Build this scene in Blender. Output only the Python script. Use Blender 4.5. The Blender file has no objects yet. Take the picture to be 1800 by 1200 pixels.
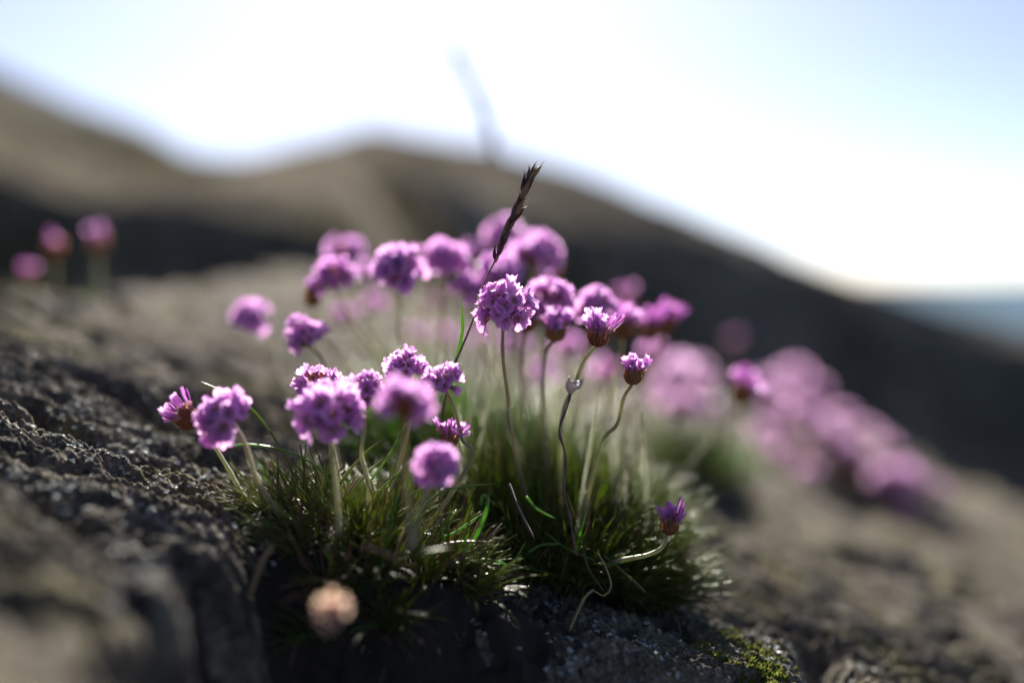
import bpy, math, random
import numpy as np
from mathutils import Vector, Matrix

# ------------------------------------------------------------------ camera, sky, sun, exposure
sc = bpy.context.scene
COL = sc.collection
FOC = 0.36                       # metres from the lens to the flowers in focus
CAM = Vector((0.0, -FOC, 0.097))
PITCH = math.radians(3.15)
cam_data = bpy.data.cameras.new('camera')
cam_data.lens = 40; cam_data.sensor_width = 36
cam_data.clip_start = 0.01; cam_data.clip_end = 60000
cam_data.dof.use_dof = True
cam_data.dof.focus_distance = FOC
cam_data.dof.aperture_fstop = 2.3
cam = bpy.data.objects.new('camera', cam_data); COL.objects.link(cam)
cam.location = CAM; cam.rotation_euler = (math.pi/2 - PITCH, 0, 0)
sc.camera = cam

SUN_EL, SUN_AZ = math.radians(32.5), math.radians(-4)     # behind the flowers, a touch to the left
SUN_DIR = Vector((math.sin(SUN_AZ)*math.cos(SUN_EL), math.cos(SUN_AZ)*math.cos(SUN_EL), math.sin(SUN_EL)))
world = bpy.data.worlds.new('World'); sc.world = world; world.use_nodes = True
wn = world.node_tree.nodes; wl = world.node_tree.links
sky = wn.new('ShaderNodeTexSky'); sky.sky_type = 'NISHITA'; sky.sun_disc = False
sky.sun_elevation = SUN_EL; sky.sun_rotation = SUN_AZ
sky.air_density = 0.45; sky.dust_density = 0.46; sky.ozone_density = 1.5
bgn = wn['Background']; bgn.inputs['Strength'].default_value = 0.05
hsv = wn.new('ShaderNodeHueSaturation'); hsv.inputs['Saturation'].default_value = 0.95
wl.new(sky.outputs[0], hsv.inputs['Color']); wl.new(hsv.outputs[0], bgn.inputs['Color'])
sun_data = bpy.data.lights.new('sun', 'SUN'); sun_data.energy = 5.0; sun_data.angle = math.radians(0.53)
sun_data.color = (1.0, 0.945, 0.86)
sun = bpy.data.objects.new('sun', sun_data); COL.objects.link(sun)
sun.rotation_euler = SUN_DIR.to_track_quat('Z', 'Y').to_euler()
vs = sc.view_settings
vs.view_transform = 'Standard'; vs.look = 'None'; vs.gamma = 1.0; vs.use_curve_mapping = False
vs.exposure = 1.7
sc.cycles.max_bounces = 8; sc.cycles.diffuse_bounces = 4; sc.cycles.transmission_bounces = 6
sc.cycles.use_denoising = True
sc.cycles.sample_clamp_indirect = 6

RX = Vector((1, 0, 0)); FW = Vector((0, math.cos(PITCH), -math.sin(PITCH))); UP = Vector((0, math.sin(PITCH), math.cos(PITCH)))
def at(px, py, d):
    """the point at depth d that the photograph shows at pixel (px, py) of 1800 x 1200"""
    return CAM + d*(FW + (px-900)/2000*RX + (600-py)/2000*UP)

rng = random.Random(7)
R = rng.uniform

# ------------------------------------------------------------------ noise (numpy)
def _hash(ix, iy, seed):
    h = (ix.astype(np.int64)*374761393 + iy.astype(np.int64)*668265263 + seed*1442695041) & 0xffffffff
    h = ((h ^ (h >> 13))*1274126177) & 0xffffffff
    h = (h ^ (h >> 16)) & 0xffffffff
    return h/4294967295.0
def vnoise(x, y, seed):
    ix = np.floor(x); iy = np.floor(y); fx = x-ix; fy = y-iy
    ix = ix.astype(np.int64); iy = iy.astype(np.int64)
    u = fx*fx*fx*(fx*(fx*6-15)+10); v = fy*fy*fy*(fy*(fy*6-15)+10)
    a = _hash(ix, iy, seed); b = _hash(ix+1, iy, seed); c = _hash(ix, iy+1, seed); d = _hash(ix+1, iy+1, seed)
    return (a+(b-a)*u)*(1-v)+(c+(d-c)*u)*v - 0.5
def cells(x, y, seed):
    """distance to the nearest jittered point"""
    ix = np.floor(x).astype(np.int64); iy = np.floor(y).astype(np.int64)
    best = np.full(np.shape(x), 9.0)
    for dx in (-1, 0, 1):
        for dy in (-1, 0, 1):
            jx = ix+dx; jy = iy+dy
            qx = jx + _hash(jx, jy, seed); qy = jy + _hash(jx, jy, seed+77)
            best = np.minimum(best, (qx-x)**2+(qy-y)**2)
    return np.sqrt(best)
def sstep(a, b, x):
    t = np.clip((x-a)/(b-a), 0, 1); return t*t*(3-2*t)

# ------------------------------------------------------------------ the rock ledge
def ledge(x, y):
    x = np.asarray(x, float); y = np.asarray(y, float)
    w1 = vnoise(x/0.05+3, y/0.05, 11); w2 = vnoise(x/0.05, y/0.05+9, 12)
    z = -0.335*x + 0.012*np.clip(y, 0, 3)
    # broad undulation, stretched along the slope
    ca, sa = math.cos(0.25), math.sin(0.25)
    xr = x*ca + y*sa; yr = -x*sa + y*ca
    z += 0.016*vnoise(xr/0.32+1.3, yr/0.16, 1)
    z += 0.010*vnoise(xr/0.11, yr/0.055+0.4, 2)
    z += 0.0060*vnoise(xr/0.050, yr/0.026, 3)
    z += 0.05*np.clip(-y-0.05, 0, 0.25)*sstep(-0.075, -0.11, x)
    # the shaded hollow in front of the plants
    edge = -0.014 + 0.012*vnoise(x/0.03, y*0, 21) + 0.10*np.clip(x-0.045, 0, 1) + 0.02*np.clip(-0.02-x, 0, 1)
    side = sstep(-0.084, -0.062, x - 0.05*np.clip(-y-0.03, 0, 1) + 0.014*w1 + 0.012*vnoise(x/0.018, y/0.018, 14))*(1-sstep(0.060, 0.105, x+0.008*w2))
    drop = sstep(0.0, 0.075, edge - y)
    pit = 1 - 0.9*sstep(0.115, 0.175, edge - y)
    z -= side*drop*(0.085 + 0.075*sstep(0.005, -0.02, x))*pit
    # a fissure running away on the right
    cx = 0.108 + 0.10*(y+0.0) + 0.012*vnoise(y/0.03, y*0+2.2, 31)
    z -= 0.030*np.exp(-((x-cx)/0.007)**2)*sstep(-0.16, -0.05, y)*(1-sstep(0.03, 0.10, y))
    cx2 = 0.24 + 0.45*(y-0.1) + 0.03*vnoise(y/0.06, y*0+4.2, 32)
    z -= 0.020*np.exp(-((x-cx2)/0.012)**2)*sstep(-0.05, 0.05, y)*(1-sstep(0.2, 0.4, y))
    # cracks along the foliation on the left
    for k, (y0, sl, wd, dp) in enumerate(((0.055, -0.42, 0.0045, 0.012), (0.012, -0.35, 0.005, 0.014), (-0.075, -0.5, 0.006, 0.018), (0.16, -0.38, 0.007, 0.016), (0.30, -0.3, 0.008, 0.016))):
        q = y - y0 - sl*(x+0.1) - 0.03*vnoise(x/0.045, x*0+k, 41+k)
        z -= dp*np.exp(-(q/wd)**2)*sstep(-0.02, -0.06, x)*np.clip(0.55+1.5*vnoise(x/0.07, y/0.2, 51+k), 0, 1)
    # pitted, granular skin
    z += 0.0034*vnoise(xr/0.024, yr/0.013, 4)
    z += 0.0015*vnoise(xr/0.0105, yr/0.0062, 5)
    pit = vnoise(xr/0.011+0.3*w1, yr/0.006, 6)
    z -= np.minimum(0.030*np.clip(pit-0.12, 0, 1), 0.0045)
    pit2 = vnoise(x/0.0052+0.5*w2, y/0.0032, 16)
    z -= np.minimum(0.016*np.clip(pit2-0.14, 0, 1), 0.0018)
    z += 0.0012*vnoise(x/0.0047, y/0.0034, 7)
    c1 = cells(x/0.0030, y/0.0022, 8)
    z -= 0.0020*c1
    z += 0.0015*vnoise(x/0.0016, y/0.0013, 9)
    far = sstep(0.12, 0.40, y)
    z += far*(0.012*vnoise(xr/0.034, yr/0.022, 17) + 0.013*vnoise(xr/0.09, yr/0.06, 18)*sstep(0.4, 0.8, y))
    # the edges round off and go down into the ground
    z -= 0.9*sstep(1.15, 2.3, y - 0.25*x + 0.12*vnoise(x/0.3, y/0.3, 61)) + 0.9*sstep(0.45, 1.1, -y) + 1.0*sstep(0.75, 1.5, -x + 0.1*w1) + 0.7*sstep(1.3, 2.2, x)
    # left back edge: a rounded lip in front of the dark gully
    z -= 0.55*sstep(0.255, 0.52, -x + 0.03*w1)*sstep(0.10, 0.26, y)
    return z
def h(x, y): return float(ledge(np.array([x]), np.array([y]))[0])

def axis_lines(lo, a, b, hi, step, grow):
    mid = list(np.arange(a, b, step)); up = []; p = mid[-1]; s = step
    while p < hi: s *= grow; p += s; up.append(p)
    dn = []; p = a; s = step
    while p > lo: s *= grow; p -= s; dn.append(p)
    return np.array(dn[::-1]+mid+up)

def grid_mesh(name, xs, ys, Z):
    nx, ny = len(xs), len(ys)
    X, Y = np.meshgrid(xs, ys)
    co = np.stack([X, Y, Z], -1).reshape(-1, 3).astype(np.float32)
    i = (np.arange(ny-1)[:, None]*nx + np.arange(nx-1)[None, :]).ravel()
    q = np.stack([i, i+1, i+1+nx, i+nx], -1).astype(np.int32)
    me = bpy.data.meshes.new(name)
    me.vertices.add(len(co)); me.vertices.foreach_set('co', co.ravel())
    me.loops.add(q.size); me.loops.foreach_set('vertex_index', q.ravel())
    me.polygons.add(len(q)); me.polygons.foreach_set('loop_start', np.arange(0, q.size, 4, dtype=np.int32))
    me.polygons.foreach_set('use_smooth', np.ones(len(q), bool))
    me.update(calc_edges=True); me.validate()
    return me

# ------------------------------------------------------------------ materials
def mat(name):
    m = bpy.data.materials.new(name); m.use_nodes = True
    n = m.node_tree.nodes; l = m.node_tree.links
    return m, n, l, n['Principled BSDF'], n['Material Output']
def ramp(n, l, src, stops, interp='LINEAR'):
    r = n.new('ShaderNodeValToRGB'); r.color_ramp.interpolation = interp
    e = r.color_ramp.elements
    while len(e) < len(stops): e.new(0.5)
    for k, (p, c) in enumerate(stops): e[k].position = p; e[k].color = (*c, 1) if len(c) == 3 else c
    l.new(src, r.inputs[0]); return r
def noise(n, l, scale, detail=6, rough=0.6, vec=None):
    t = n.new('ShaderNodeTexNoise'); t.inputs['Scale'].default_value = scale
    t.inputs['Detail'].default_value = detail; t.inputs['Roughness'].default_value = rough
    if vec is not None: l.new(vec, t.inputs['Vector'])
    return t
def mixc(n, l, fac, a, b, mode='MIX'):
    m = n.new('ShaderNodeMix'); m.data_type = 'RGBA'; m.blend_type = mode
    for sock, v in ((m.inputs[0], fac), (m.inputs[6], a), (m.inputs[7], b)):
        if isinstance(v, (int, float)): sock.default_value = v
        elif isinstance(v, tuple): sock.default_value = (*v, 1)
        else: l.new(v, sock)
    return m.outputs[2]

def rock_material(name, fine, lichen, rough=0.6, spec=0.3, pale=1.0):
    m, n, l, p, o = mat(name)
    tc = n.new('ShaderNodeTexCoord'); v = tc.outputs['Object']
    a = noise(n, l, fine, 8, 0.65, v); b = noise(n, l, fine*9, 6, 0.7, v); c = noise(n, l, fine*0.35, 4, 0.55, v)
    base = ramp(n, l, a.outputs[0], [(0.28, (0.036, 0.033, 0.030)), (0.45, (0.102, 0.092, 0.079)), (0.58, (0.185, 0.167, 0.142)), (0.75, (0.35, 0.32, 0.275))])
    speck = ramp(n, l, b.outputs[0], [(0.30, (0.35, 0.35, 0.36)), (0.5, (0.9, 0.88, 0.86)), (0.66, (2.1, 2.02, 1.88))])
    col = mixc(n, l, 1.0, base.outputs[0], speck.outputs[0], 'MULTIPLY')
    if pale != 1: col = mixc(n, l, 1.0, col, (pale, pale, pale*0.97), 'MULTIPLY')
    lm = ramp(n, l, c.outputs[0], [(0.50, (0, 0, 0)), (0.62, (1, 1, 1))])
    col = mixc(n, l, lm.outputs[0], col, mixc(n, l, 0.6, col, lichen))
    if not spec:                                   # heather and turf patches on the far slopes
        ht = noise(n, l, 0.75, 5, 0.6, v); hm = ramp(n, l, ht.outputs[0], [(0.53, (0, 0, 0)), (0.60, (1, 1, 1))])
        col = mixc(n, l, hm.outputs[0], col, (0.075, 0.068, 0.040))
    l.new(col, p.inputs['Base Color'])
    if spec:
        g_ = noise(n, l, fine*14, 2, 0.5, v)
        rr = ramp(n, l, g_.outputs[0], [(0.65, (rough,)*3), (0.69, (0.34,)*3)]); l.new(rr.outputs[0], p.inputs['Roughness'])
        r2 = ramp(n, l, g_.outputs[0], [(0.65, (spec,)*3), (0.69, (0.5,)*3)]); l.new(r2.outputs[0], p.inputs['Specular IOR Level'])
    else:
        p.inputs['Roughness'].default_value = rough; p.inputs['Specular IOR Level'].default_value = spec
    bp = n.new('ShaderNodeBump'); bp.inputs['Strength'].default_value = 0.9; bp.inputs['Distance'].default_value = 0.14/fine
    b0 = n.new('ShaderNodeBump'); b0.inputs['Strength'].default_value = 0.7; b0.inputs['Distance'].default_value = 0.35/fine
    l.new(a.outputs[0], b0.inputs['Height']); l.new(b0.outputs[0], bp.inputs['Normal'])
    l.new(b.outputs[0], bp.inputs['Height']); l.new(bp.outputs[0], p.inputs['Normal'])
    return m
M = {}
M['rock'] = rock_material('lichened_rock', 70, (0.17, 0.15, 0.08), 0.95, 0.02)
M['hill'] = rock_material('bare_granite', 0.9, (0.20, 0.19, 0.155), 1.0, 0.0, 1.35)

def thin(name, col, trans, tmix=0.5, gloss=0.06, rough=0.45, vein=None, var=0.12, sheen=0.0):
    """thin leafy or papery tissue that lets light through"""
    m, n, l, p, o = mat(name)
    n.remove(p)
    oi = n.new('ShaderNodeObjectInfo')
    tc = n.new('ShaderNodeTexCoord')
    ns = noise(n, l, 900, 3, 0.5, tc.outputs['Object'])
    hs = n.new('ShaderNodeHueSaturation')
    mr = n.new('ShaderNodeMapRange'); mr.inputs[3].default_value = 1-var; mr.inputs[4].default_value = 1+var
    l.new(oi.outputs['Random'], mr.inputs[0]); l.new(mr.outputs[0], hs.inputs['Value'])
    mh = n.new('ShaderNodeMapRange'); mh.inputs[3].default_value = 0.5-var*0.12; mh.inputs[4].default_value = 0.5+var*0.12
    l.new(oi.outputs['Random'], mh.inputs[0]); l.new(mh.outputs[0], hs.inputs['Hue'])
    c = mixc(n, l, ns.outputs[0], tuple(x*0.82 for x in col), tuple(min(1, x*1.15) for x in col))
    if vein is not None:
        at_ = n.new('ShaderNodeAttribute'); at_.attribute_name = 'vein'
        c = mixc(n, l, at_.outputs['Fac'], c, vein)
    l.new(c, hs.inputs['Color'])
    df = n.new('ShaderNodeBsdfDiffuse'); l.new(hs.outputs[0], df.inputs[0])
    tr = n.new('ShaderNodeBsdfTranslucent')
    hs2 = n.new('ShaderNodeHueSaturation'); l.new(mr.outputs[0], hs2.inputs['Value']); l.new(mh.outputs[0], hs2.inputs['Hue'])
    tcol = trans
    if vein is not None: tcol = mixc(n, l, at_.outputs['Fac'], trans, tuple(x*0.9 for x in vein))
    if isinstance(tcol, tuple): hs2.inputs['Color'].default_value = (*tcol, 1)
    else: l.new(tcol, hs2.inputs['Color'])
    l.new(hs2.outputs[0], tr.inputs[0])
    mx = n.new('ShaderNodeMixShader'); mx.inputs[0].default_value = tmix
    l.new(df.outputs[0], mx.inputs[1]); l.new(tr.outputs[0], mx.inputs[2])
    gl = n.new('ShaderNodeBsdfGlossy'); gl.inputs['Roughness'].default_value = rough; gl.inputs['Color'].default_value = (1, 1, 1, 1)
    fr = n.new('ShaderNodeFresnel'); fr.inputs['IOR'].default_value = 1.4
    ml = n.new('ShaderNodeMath'); ml.operation = 'MULTIPLY'; ml.inputs[1].default_value = gloss*10
    l.new(fr.outputs[0], ml.inputs[0])
    mg = n.new('ShaderNodeMixShader'); l.new(ml.outputs[0], mg.inputs[0])
    l.new(mx.outputs[0], mg.inputs[1]); l.new(gl.outputs[0], mg.inputs[2])
    out = mg.outputs[0]
    if sheen:
        sh = n.new('ShaderNodeBsdfSheen'); sh.inputs['Color'].default_value = (sheen, sheen, sheen*0.85, 1); sh.inputs['Roughness'].default_value = 0.4
        ad = n.new('ShaderNodeAddShader'); l.new(out, ad.inputs[0]); l.new(sh.outputs[0], ad.inputs[1]); out = ad.outputs[0]
    l.new(out, o.inputs['Surface'])
    return m
M['petal'] = thin('pink_petal', (0.66, 0.27, 0.71), (0.95, 0.53, 0.93), 0.55, 0.025, 0.5, vein=(0.34, 0.05, 0.38))
M['petal_lit'] = thin('lit_pink_petal', (0.84, 0.48, 0.78), (0.97, 0.68, 0.92), 0.55, 0.025, 0.5, vein=(0.45, 0.12, 0.42))  # lighter copy of the pink petal; backlight of the far clumps painted in
M['bud'] = thin('purple_bud', (0.50, 0.16, 0.54), (0.66, 0.22, 0.64), 0.48, 0.04, 0.45, vein=(0.22, 0.03, 0.24))
M['calyx'] = thin('papery_calyx', (0.46, 0.27, 0.30), (0.55, 0.30, 0.30), 0.45, 0.03)
M['bract'] = thin('brown_bract', (0.34, 0.17, 0.085), (0.72, 0.34, 0.11), 0.45, 0.012, 0.55, vein=(0.11, 0.04, 0.02))
M['pale'] = thin('withered_petal', (0.78, 0.58, 0.48), (0.92, 0.68, 0.52), 0.55, 0.01)
M['anther'] = thin('cream_anther', (0.62, 0.52, 0.30), (0.5, 0.4, 0.2), 0.2, 0.02)
M['leaf'] = thin('green_leaf', (0.105, 0.175, 0.038), (0.34, 0.50, 0.08), 0.50, 0.04, 0.34, var=0.35)
M['dead'] = thin('dead_leaf', (0.28, 0.19, 0.11), (0.3, 0.18, 0.08), 0.3, 0.04, var=0.3)
M['stem'] = thin('downy_stem', (0.32, 0.32, 0.18), (0.48, 0.45, 0.22), 0.34, 0.05, 0.4, var=0.25, sheen=0.8, vein=(0.26, 0.10, 0.055))
M['wire'] = thin('wiry_stem', (0.13, 0.075, 0.075), (0.2, 0.08, 0.05), 0.15, 0.06, 0.4, sheen=0.2)
M['husk'] = thin('grey_husk', (0.50, 0.46, 0.46), (0.6, 0.50, 0.44), 0.35, 0.02)
M['seed'] = thin('purple_seed', (0.095, 0.045, 0.045), (0.26, 0.10, 0.07), 0.30, 0.06, 0.35, var=0.3)
M['moss'] = thin('green_moss', (0.15, 0.17, 0.035), (0.26, 0.28, 0.06), 0.35, 0.0, var=0.0)
M['lichen'] = thin('grey_lichen', (0.34, 0.36, 0.35), (0.3, 0.32, 0.28), 0.18, 0.02, var=0.0)
m, n, l, p, o = mat('sea_water')
p.inputs['Base Color'].default_value = (0.03, 0.075, 0.11, 1); p.inputs['Roughness'].default_value = 0.45; p.inputs['Specular IOR Level'].default_value = 0.05; p.inputs['IOR'].default_value = 1.333
tc = n.new('ShaderNodeTexCoord'); w = noise(n, l, 0.6, 5, 0.6, tc.outputs['Object'])
bp = n.new('ShaderNodeBump'); bp.inputs['Strength'].default_value = 0.8; bp.inputs['Distance'].default_value = 0.5
l.new(w.outputs[0], bp.inputs['Height']); l.new(bp.outputs[0], p.inputs['Normal'])
M['sea'] = m
m, n, l, p, o = mat('peaty_soil_and_shade')
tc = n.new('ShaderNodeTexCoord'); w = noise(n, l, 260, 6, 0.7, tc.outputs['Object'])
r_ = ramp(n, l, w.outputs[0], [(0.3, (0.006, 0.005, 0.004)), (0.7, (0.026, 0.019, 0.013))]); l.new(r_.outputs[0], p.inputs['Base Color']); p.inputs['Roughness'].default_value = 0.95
M['soil_and_shade'] = m  # soil of the root mounds; its near-black also paints the hollow's shade

# ------------------------------------------------------------------ object helpers
def link(name, me, parent=None, m=None):
    ob = bpy.data.objects.new(name, me); COL.objects.link(ob)
    if parent: ob.parent = parent
    if m is not None and me is not None and not me.materials: me.materials.append(m)
    return ob
def empty(name, loc):
    e = bpy.data.objects.new(name, None); COL.objects.link(e); e.location = loc
    e.empty_display_size = 0.005
    return e
def tag(o, label, cat, group=None):
    o['label'] = label; o['category'] = cat
    if group: o['group'] = group
    return o
class MB:
    def __init__(s): s.v = []; s.f = []; s.mi = []; s.vein = []
    def add(s, vs_, fs, mi=0, vein=None):
        b = len(s.v); s.v += [tuple(q) for q in vs_]; s.f += [tuple(b+i for i in q) for q in fs]; s.mi += [mi]*len(fs)
        s.vein += list(vein) if vein is not None else [0.0]*len(vs_)
    def mesh(s, name, mats, smooth=True, vein=False):
        me = bpy.data.meshes.new(name); me.from_pydata(s.v, [], s.f)
        for q in mats: me.materials.append(q)
        me.polygons.foreach_set('material_index', s.mi)
        me.polygons.foreach_set('use_smooth', [smooth]*len(s.f))
        if vein:
            a = me.attributes.new('vein', 'FLOAT', 'POINT'); a.data.foreach_set('value', s.vein)
        me.update(); return me
def tube(mb, pts, radii, k=6, mi=0, flat=1.0, side=None):
    """a tapered tube along pts"""
    pts = [Vector(p) for p in pts]; n_ = len(pts); vs_ = []; fs = []
    ref = Vector(side) if side is not None else Vector((0.31, 0.9, 0.29))
    for i, p in enumerate(pts):
        t = (pts[min(i+1, n_-1)]-pts[max(i-1, 0)]).normalized()
        a = t.cross(ref)
        if a.length < 1e-6: a = t.cross(Vector((1, 0, 0)))
        a.normalize(); b = t.cross(a)
        r = radii[i] if hasattr(radii, '__len__') else radii
        for j in range(k):
            th = 2*math.pi*j/k
            vs_.append(p + a*(r*math.cos(th)) + b*(r*flat*math.sin(th)))
    for i in range(n_-1):
        for j in range(k):
            fs.append((i*k+j, i*k+(j+1) % k, (i+1)*k+(j+1) % k, (i+1)*k+j))
    fs.append(tuple(range(k))[::-1]); fs.append(tuple((n_-1)*k+j for j in range(k)))
    mb.add(vs_, fs, mi)
def bez(p0, p1, p2, p3, n_):
    out = []
    for i in range(n_+1):
        t = i/n_; s = 1-t
        out.append(p0*(s*s*s)+p1*(3*s*s*t)+p2*(3*s*t*t)+p3*(t*t*t))
    return out
def spline(pts, per=5):
    """Catmull-Rom through pts"""
    P = [Vector(p) for p in pts]; P = [P[0]*2-P[1]]+P+[P[-1]*2-P[-2]]; out = []
    for i in range(1, len(P)-2):
        a, b, c, d = P[i-1:i+3]
        for k in range(per):
            t = k/per
            out.append(0.5*((2*b)+(c-a)*t+(2*a-5*b+4*c-d)*t*t+(3*b-a-3*c+d)*t**3))
    out.append(P[-2]); return out

# ------------------------------------------------------------------ setting: ledge, hills, sea
xs = axis_lines(-2.2, -0.185, 0.175, 2.6, 0.00043, 1.024)
ys = axis_lines(-1.3, -0.085, 0.12, 2.9, 0.00046, 1.021)
XX, YY = np.meshgrid(xs, ys)
ob = link('rock_ledge', grid_mesh('rock_ledge', xs, ys, ledge(XX, YY)), None, M['rock'])
ob['kind'] = 'structure'

def terrain(x, y):
    crest = np.interp(x, [-30, -12, -8, -4.6, -3.3, -2.5, -1.68, -0.9, 0, 1.4, 2.8, 4.06, 5.25, 6.3, 9, 14, 25, 60],
                         [1.6, 1.9, 1.7, 1.52, 1.50, 1.68, 1.88, 1.81, 1.60, 1.16, 0.62, 0.08, -0.36, -0.55, -1.2, -3.0, -7.5, -12])
    crest = crest + 0.097
    t = 14 - y + 0.5*vnoise(x/2.5, y/2.5, 71)
    steep = sstep(-0.16, 0.10, x/np.maximum(y+0.36, 0.5))          # the seaward side falls off steeply
    gentle = np.where(t > 0, 0.165*t, 0.10*np.abs(t)**1.2)
    tt = np.clip(t, 0, 99)
    rt = sstep(-0.6, 2.8, x); t0 = 2.9 - 2.3*rt
    face = (0.40+0.06*rt)*np.minimum(tt, t0) + 1.15*np.clip(np.minimum(tt, t0+2.6)-t0, 0, 9) + 0.02*np.clip(tt-t0-2.6, 0, 99)
    face = np.where(t > 0, face, gentle)
    z = crest - (gentle*(1-steep) + face*steep)
    cl = 4.35 + 0.25*(x+2) + 0.3*vnoise(x/0.9, y*0, 73)
    z = z - 1.7*sstep(0.0, 0.6, cl - y)*sstep(-0.5, -1.0, x)
    # the nearer dome on the left, with a steep shaded foot
    c2 = np.interp(x, [-30, -9, -6, -3.6, -2.8, -2.0, -1.2, -0.3, 0.6, 3], [1.5, 2.4, 2.3, 1.54, 1.24, 0.88, 0.45, -0.1, -0.9, -3])
    t2 = 8 - y + 0.35*vnoise(x/1.6, y/1.6, 72)
    z2 = c2 - np.where(t2 > 0, 0.20*t2, 0.12*np.abs(t2)**1.3) - 1.5*sstep(0.0, 0.55, cl - y)*sstep(-0.6, -1.3, x)
    z3 = np.interp(x, [-30, -6, -3, -2.1, -1.75, -1.3, -0.8, 5], [1.6, 1.5, 0.97, 0.54, 0.34, 0.12, -0.8, -3]) + 0.06*(y-4.4) - 0.6*np.clip(y-6, 0, 99) - 2.2*sstep(0.0, 0.5, cl - y)
    z2 = np.maximum(z2, z3)
    k = 0.18
    hh = np.clip(0.5+0.5*(z-z2)/k, 0, 1); zz = z2*(1-hh)+z*hh+k*hh*(1-hh)
    base = -0.85 - 0.34*np.clip(x, 0, 8) - 0.05*np.clip(y-14, 0, 99) + 0.15*vnoise(x/1.2, y/1.2, 74)
    hh = np.clip(0.5+0.5*(zz-base)/0.3, 0, 1); zz = base*(1-hh)+zz*hh+0.3*hh*(1-hh)
    zz = zz + 0.10*vnoise(x/0.9, y/0.7, 75) + 0.05*vnoise(x/0.35, y/0.3, 76) + 0.02*vnoise(x/0.12, y/0.1, 77)
    near = sstep(3.2, 1.6, np.hypot(x, y))
    return np.minimum(zz, zz*(1-near) + near*(-0.75)) - 12*sstep(35, 60, np.hypot(x, y))
tx = axis_lines(-75, -6, 7.5, 75, 0.05, 1.04); ty = axis_lines(-60, 1.5, 14.5, 75, 0.05, 1.04)
XX, YY = np.meshgrid(tx, ty)
ob = link('hills', grid_mesh('hills', tx, ty, terrain(XX, YY)), None, M['hill'])
ob['kind'] = 'structure'
mb = MB(); S = 30000
mb.add([(-S, -S, -6), (S, -S, -6), (S, S, -6), (-S, S, -6)], [(0, 1, 2, 3)])
ob = link('sea', mb.mesh('sea', [M['sea']])); ob['kind'] = 'structure'

# ------------------------------------------------------------------ thrift florets (shared meshes), 1 unit = 1 mm, scaled on placing
def floret_mesh(name, Rm, H, close, seed, mats, zc=3.1, wide=1.0, rag=0.25):
    q = random.Random(seed); mb = MB()
    # papery ribbed calyx tube
    k = 8; prof = [(0.0, 0.35), (1.2, 0.55), (2.4, 0.85), (zc, 1.15), (zc+0.5, 1.3)]
    vs_ = []; fs = []
    for z, r in prof:
        for j in range(k):
            rr = r*(1+0.08*(-1)**j); zz = z + (0.25*(-1)**j if z > zc else 0)
            vs_.append((rr*math.cos(2*math.pi*j/k), rr*math.sin(2*math.pi*j/k), zz))
    for i in range(len(prof)-1):
        for j in range(k): fs.append((i*k+j, i*k+(j+1) % k, (i+1)*k+(j+1) % k, (i+1)*k+j))
    mb.add(vs_, fs, 1)
    nv, nu = 6, 6
    for p_ in range(5):
        a0 = 2*math.pi*p_/5 + q.uniform(-0.12, 0.12)
        Rp = Rm*q.uniform(0.86, 1.1); Hp = H*q.uniform(0.85, 1.12)
        ph = q.uniform(0, 6.28); tw = q.uniform(-0.25, 0.25)
        notch = q.uniform(0.06, 0.16)
        vs_ = []; vein = []
        for i in range(nv+1):
            v = i/nv
            for j in range(nu+1):
                u = -1+2*j/nu
                vv = v*(1 - notch*v**3*(math.exp(-(u/0.28)**2)) - 0.22*v**4*u**4)
                r = 0.55 + (Rp-0.55)*(vv**(1.25)) if close < 0.5 else 0.55 + (Rp-0.55)*math.sin(vv*math.pi*0.82)
                z = zc-0.9 + Hp*(vv**0.75)*(1-0.18*vv*(1-close)) + 0.9*vv
                w = wide*(0.30 + 1.25*math.sin(min(1, vv*1.08)*math.pi*0.56))*(Rp/2.9)**0.5*(0.75 if close > 0.5 else 1)
                s_ = u*w
                ang = a0 + tw*v*0.3
                cup = 0.28*u*u*v*(0.5+close) + rag*0.5*v*v*math.sin(3.1*u+ph) + 0.10*v*math.sin(7*u+ph*2)
                cx, sx = math.cos(ang), math.sin(ang)
                # bend the petal's width around the axis of the floret
                rad = r - 0.16*s_*s_/max(r, 0.7)*(1+close*0.9)
                vs_.append((rad*cx - s_*sx, rad*sx + s_*cx, z + cup + p_*0.03))
                vein.append(max(0, 1-abs(u)*5.5)*0.75*(1-v*0.55) + 0.35*(1-v)**2 + (0.28*(1-v*0.6) if abs(abs(u)-0.5) < 0.2 else 0))
        fs = [(i*(nu+1)+j, i*(nu+1)+j+1, (i+1)*(nu+1)+j+1, (i+1)*(nu+1)+j) for i in range(nv) for j in range(nu)]
        mb.add(vs_, fs, 0, [min(1, x) for x in vein])
    return mb.mesh(name, mats, True, True)
PM = [M['petal'], M['calyx']]; BM_ = [M['bud'], M['calyx']]; DM = [M['pale'], M['calyx']]; SB = [M['calyx'], M['bract']]
OPEN = [floret_mesh('floret_open', Rm, H, 0.0, 100+k, PM, wide=wd, rag=rg) for k, (Rm, H, wd, rg) in enumerate(((3.4, 2.3, 0.95, .7), (2.9, 3.0, 0.90, .8), (3.7, 1.8, 0.95, .6), (2.4, 3.5, 0.86, .8), (3.1, 2.6, 1.0, 1.0)))]
OPEN2 = [floret_mesh('floret_lit_pink', Rm, H, 0.0, 110+k, [M['petal_lit'], M['calyx']], wide=wd, rag=rg) for k, (Rm, H, wd, rg) in enumerate(((3.4, 2.3, 0.95, .7), (2.9, 3.0, 0.90, .8), (3.1, 2.6, 1.0, 1.0)))]
HALF = [floret_mesh('floret_half', Rm, H, 0.35, 120+k, PM, wide=wd) for k, (Rm, H, wd) in enumerate(((1.6, 4.2, 0.78), (1.2, 4.4, 0.70), (2.0, 3.8, 0.82)))]
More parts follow.
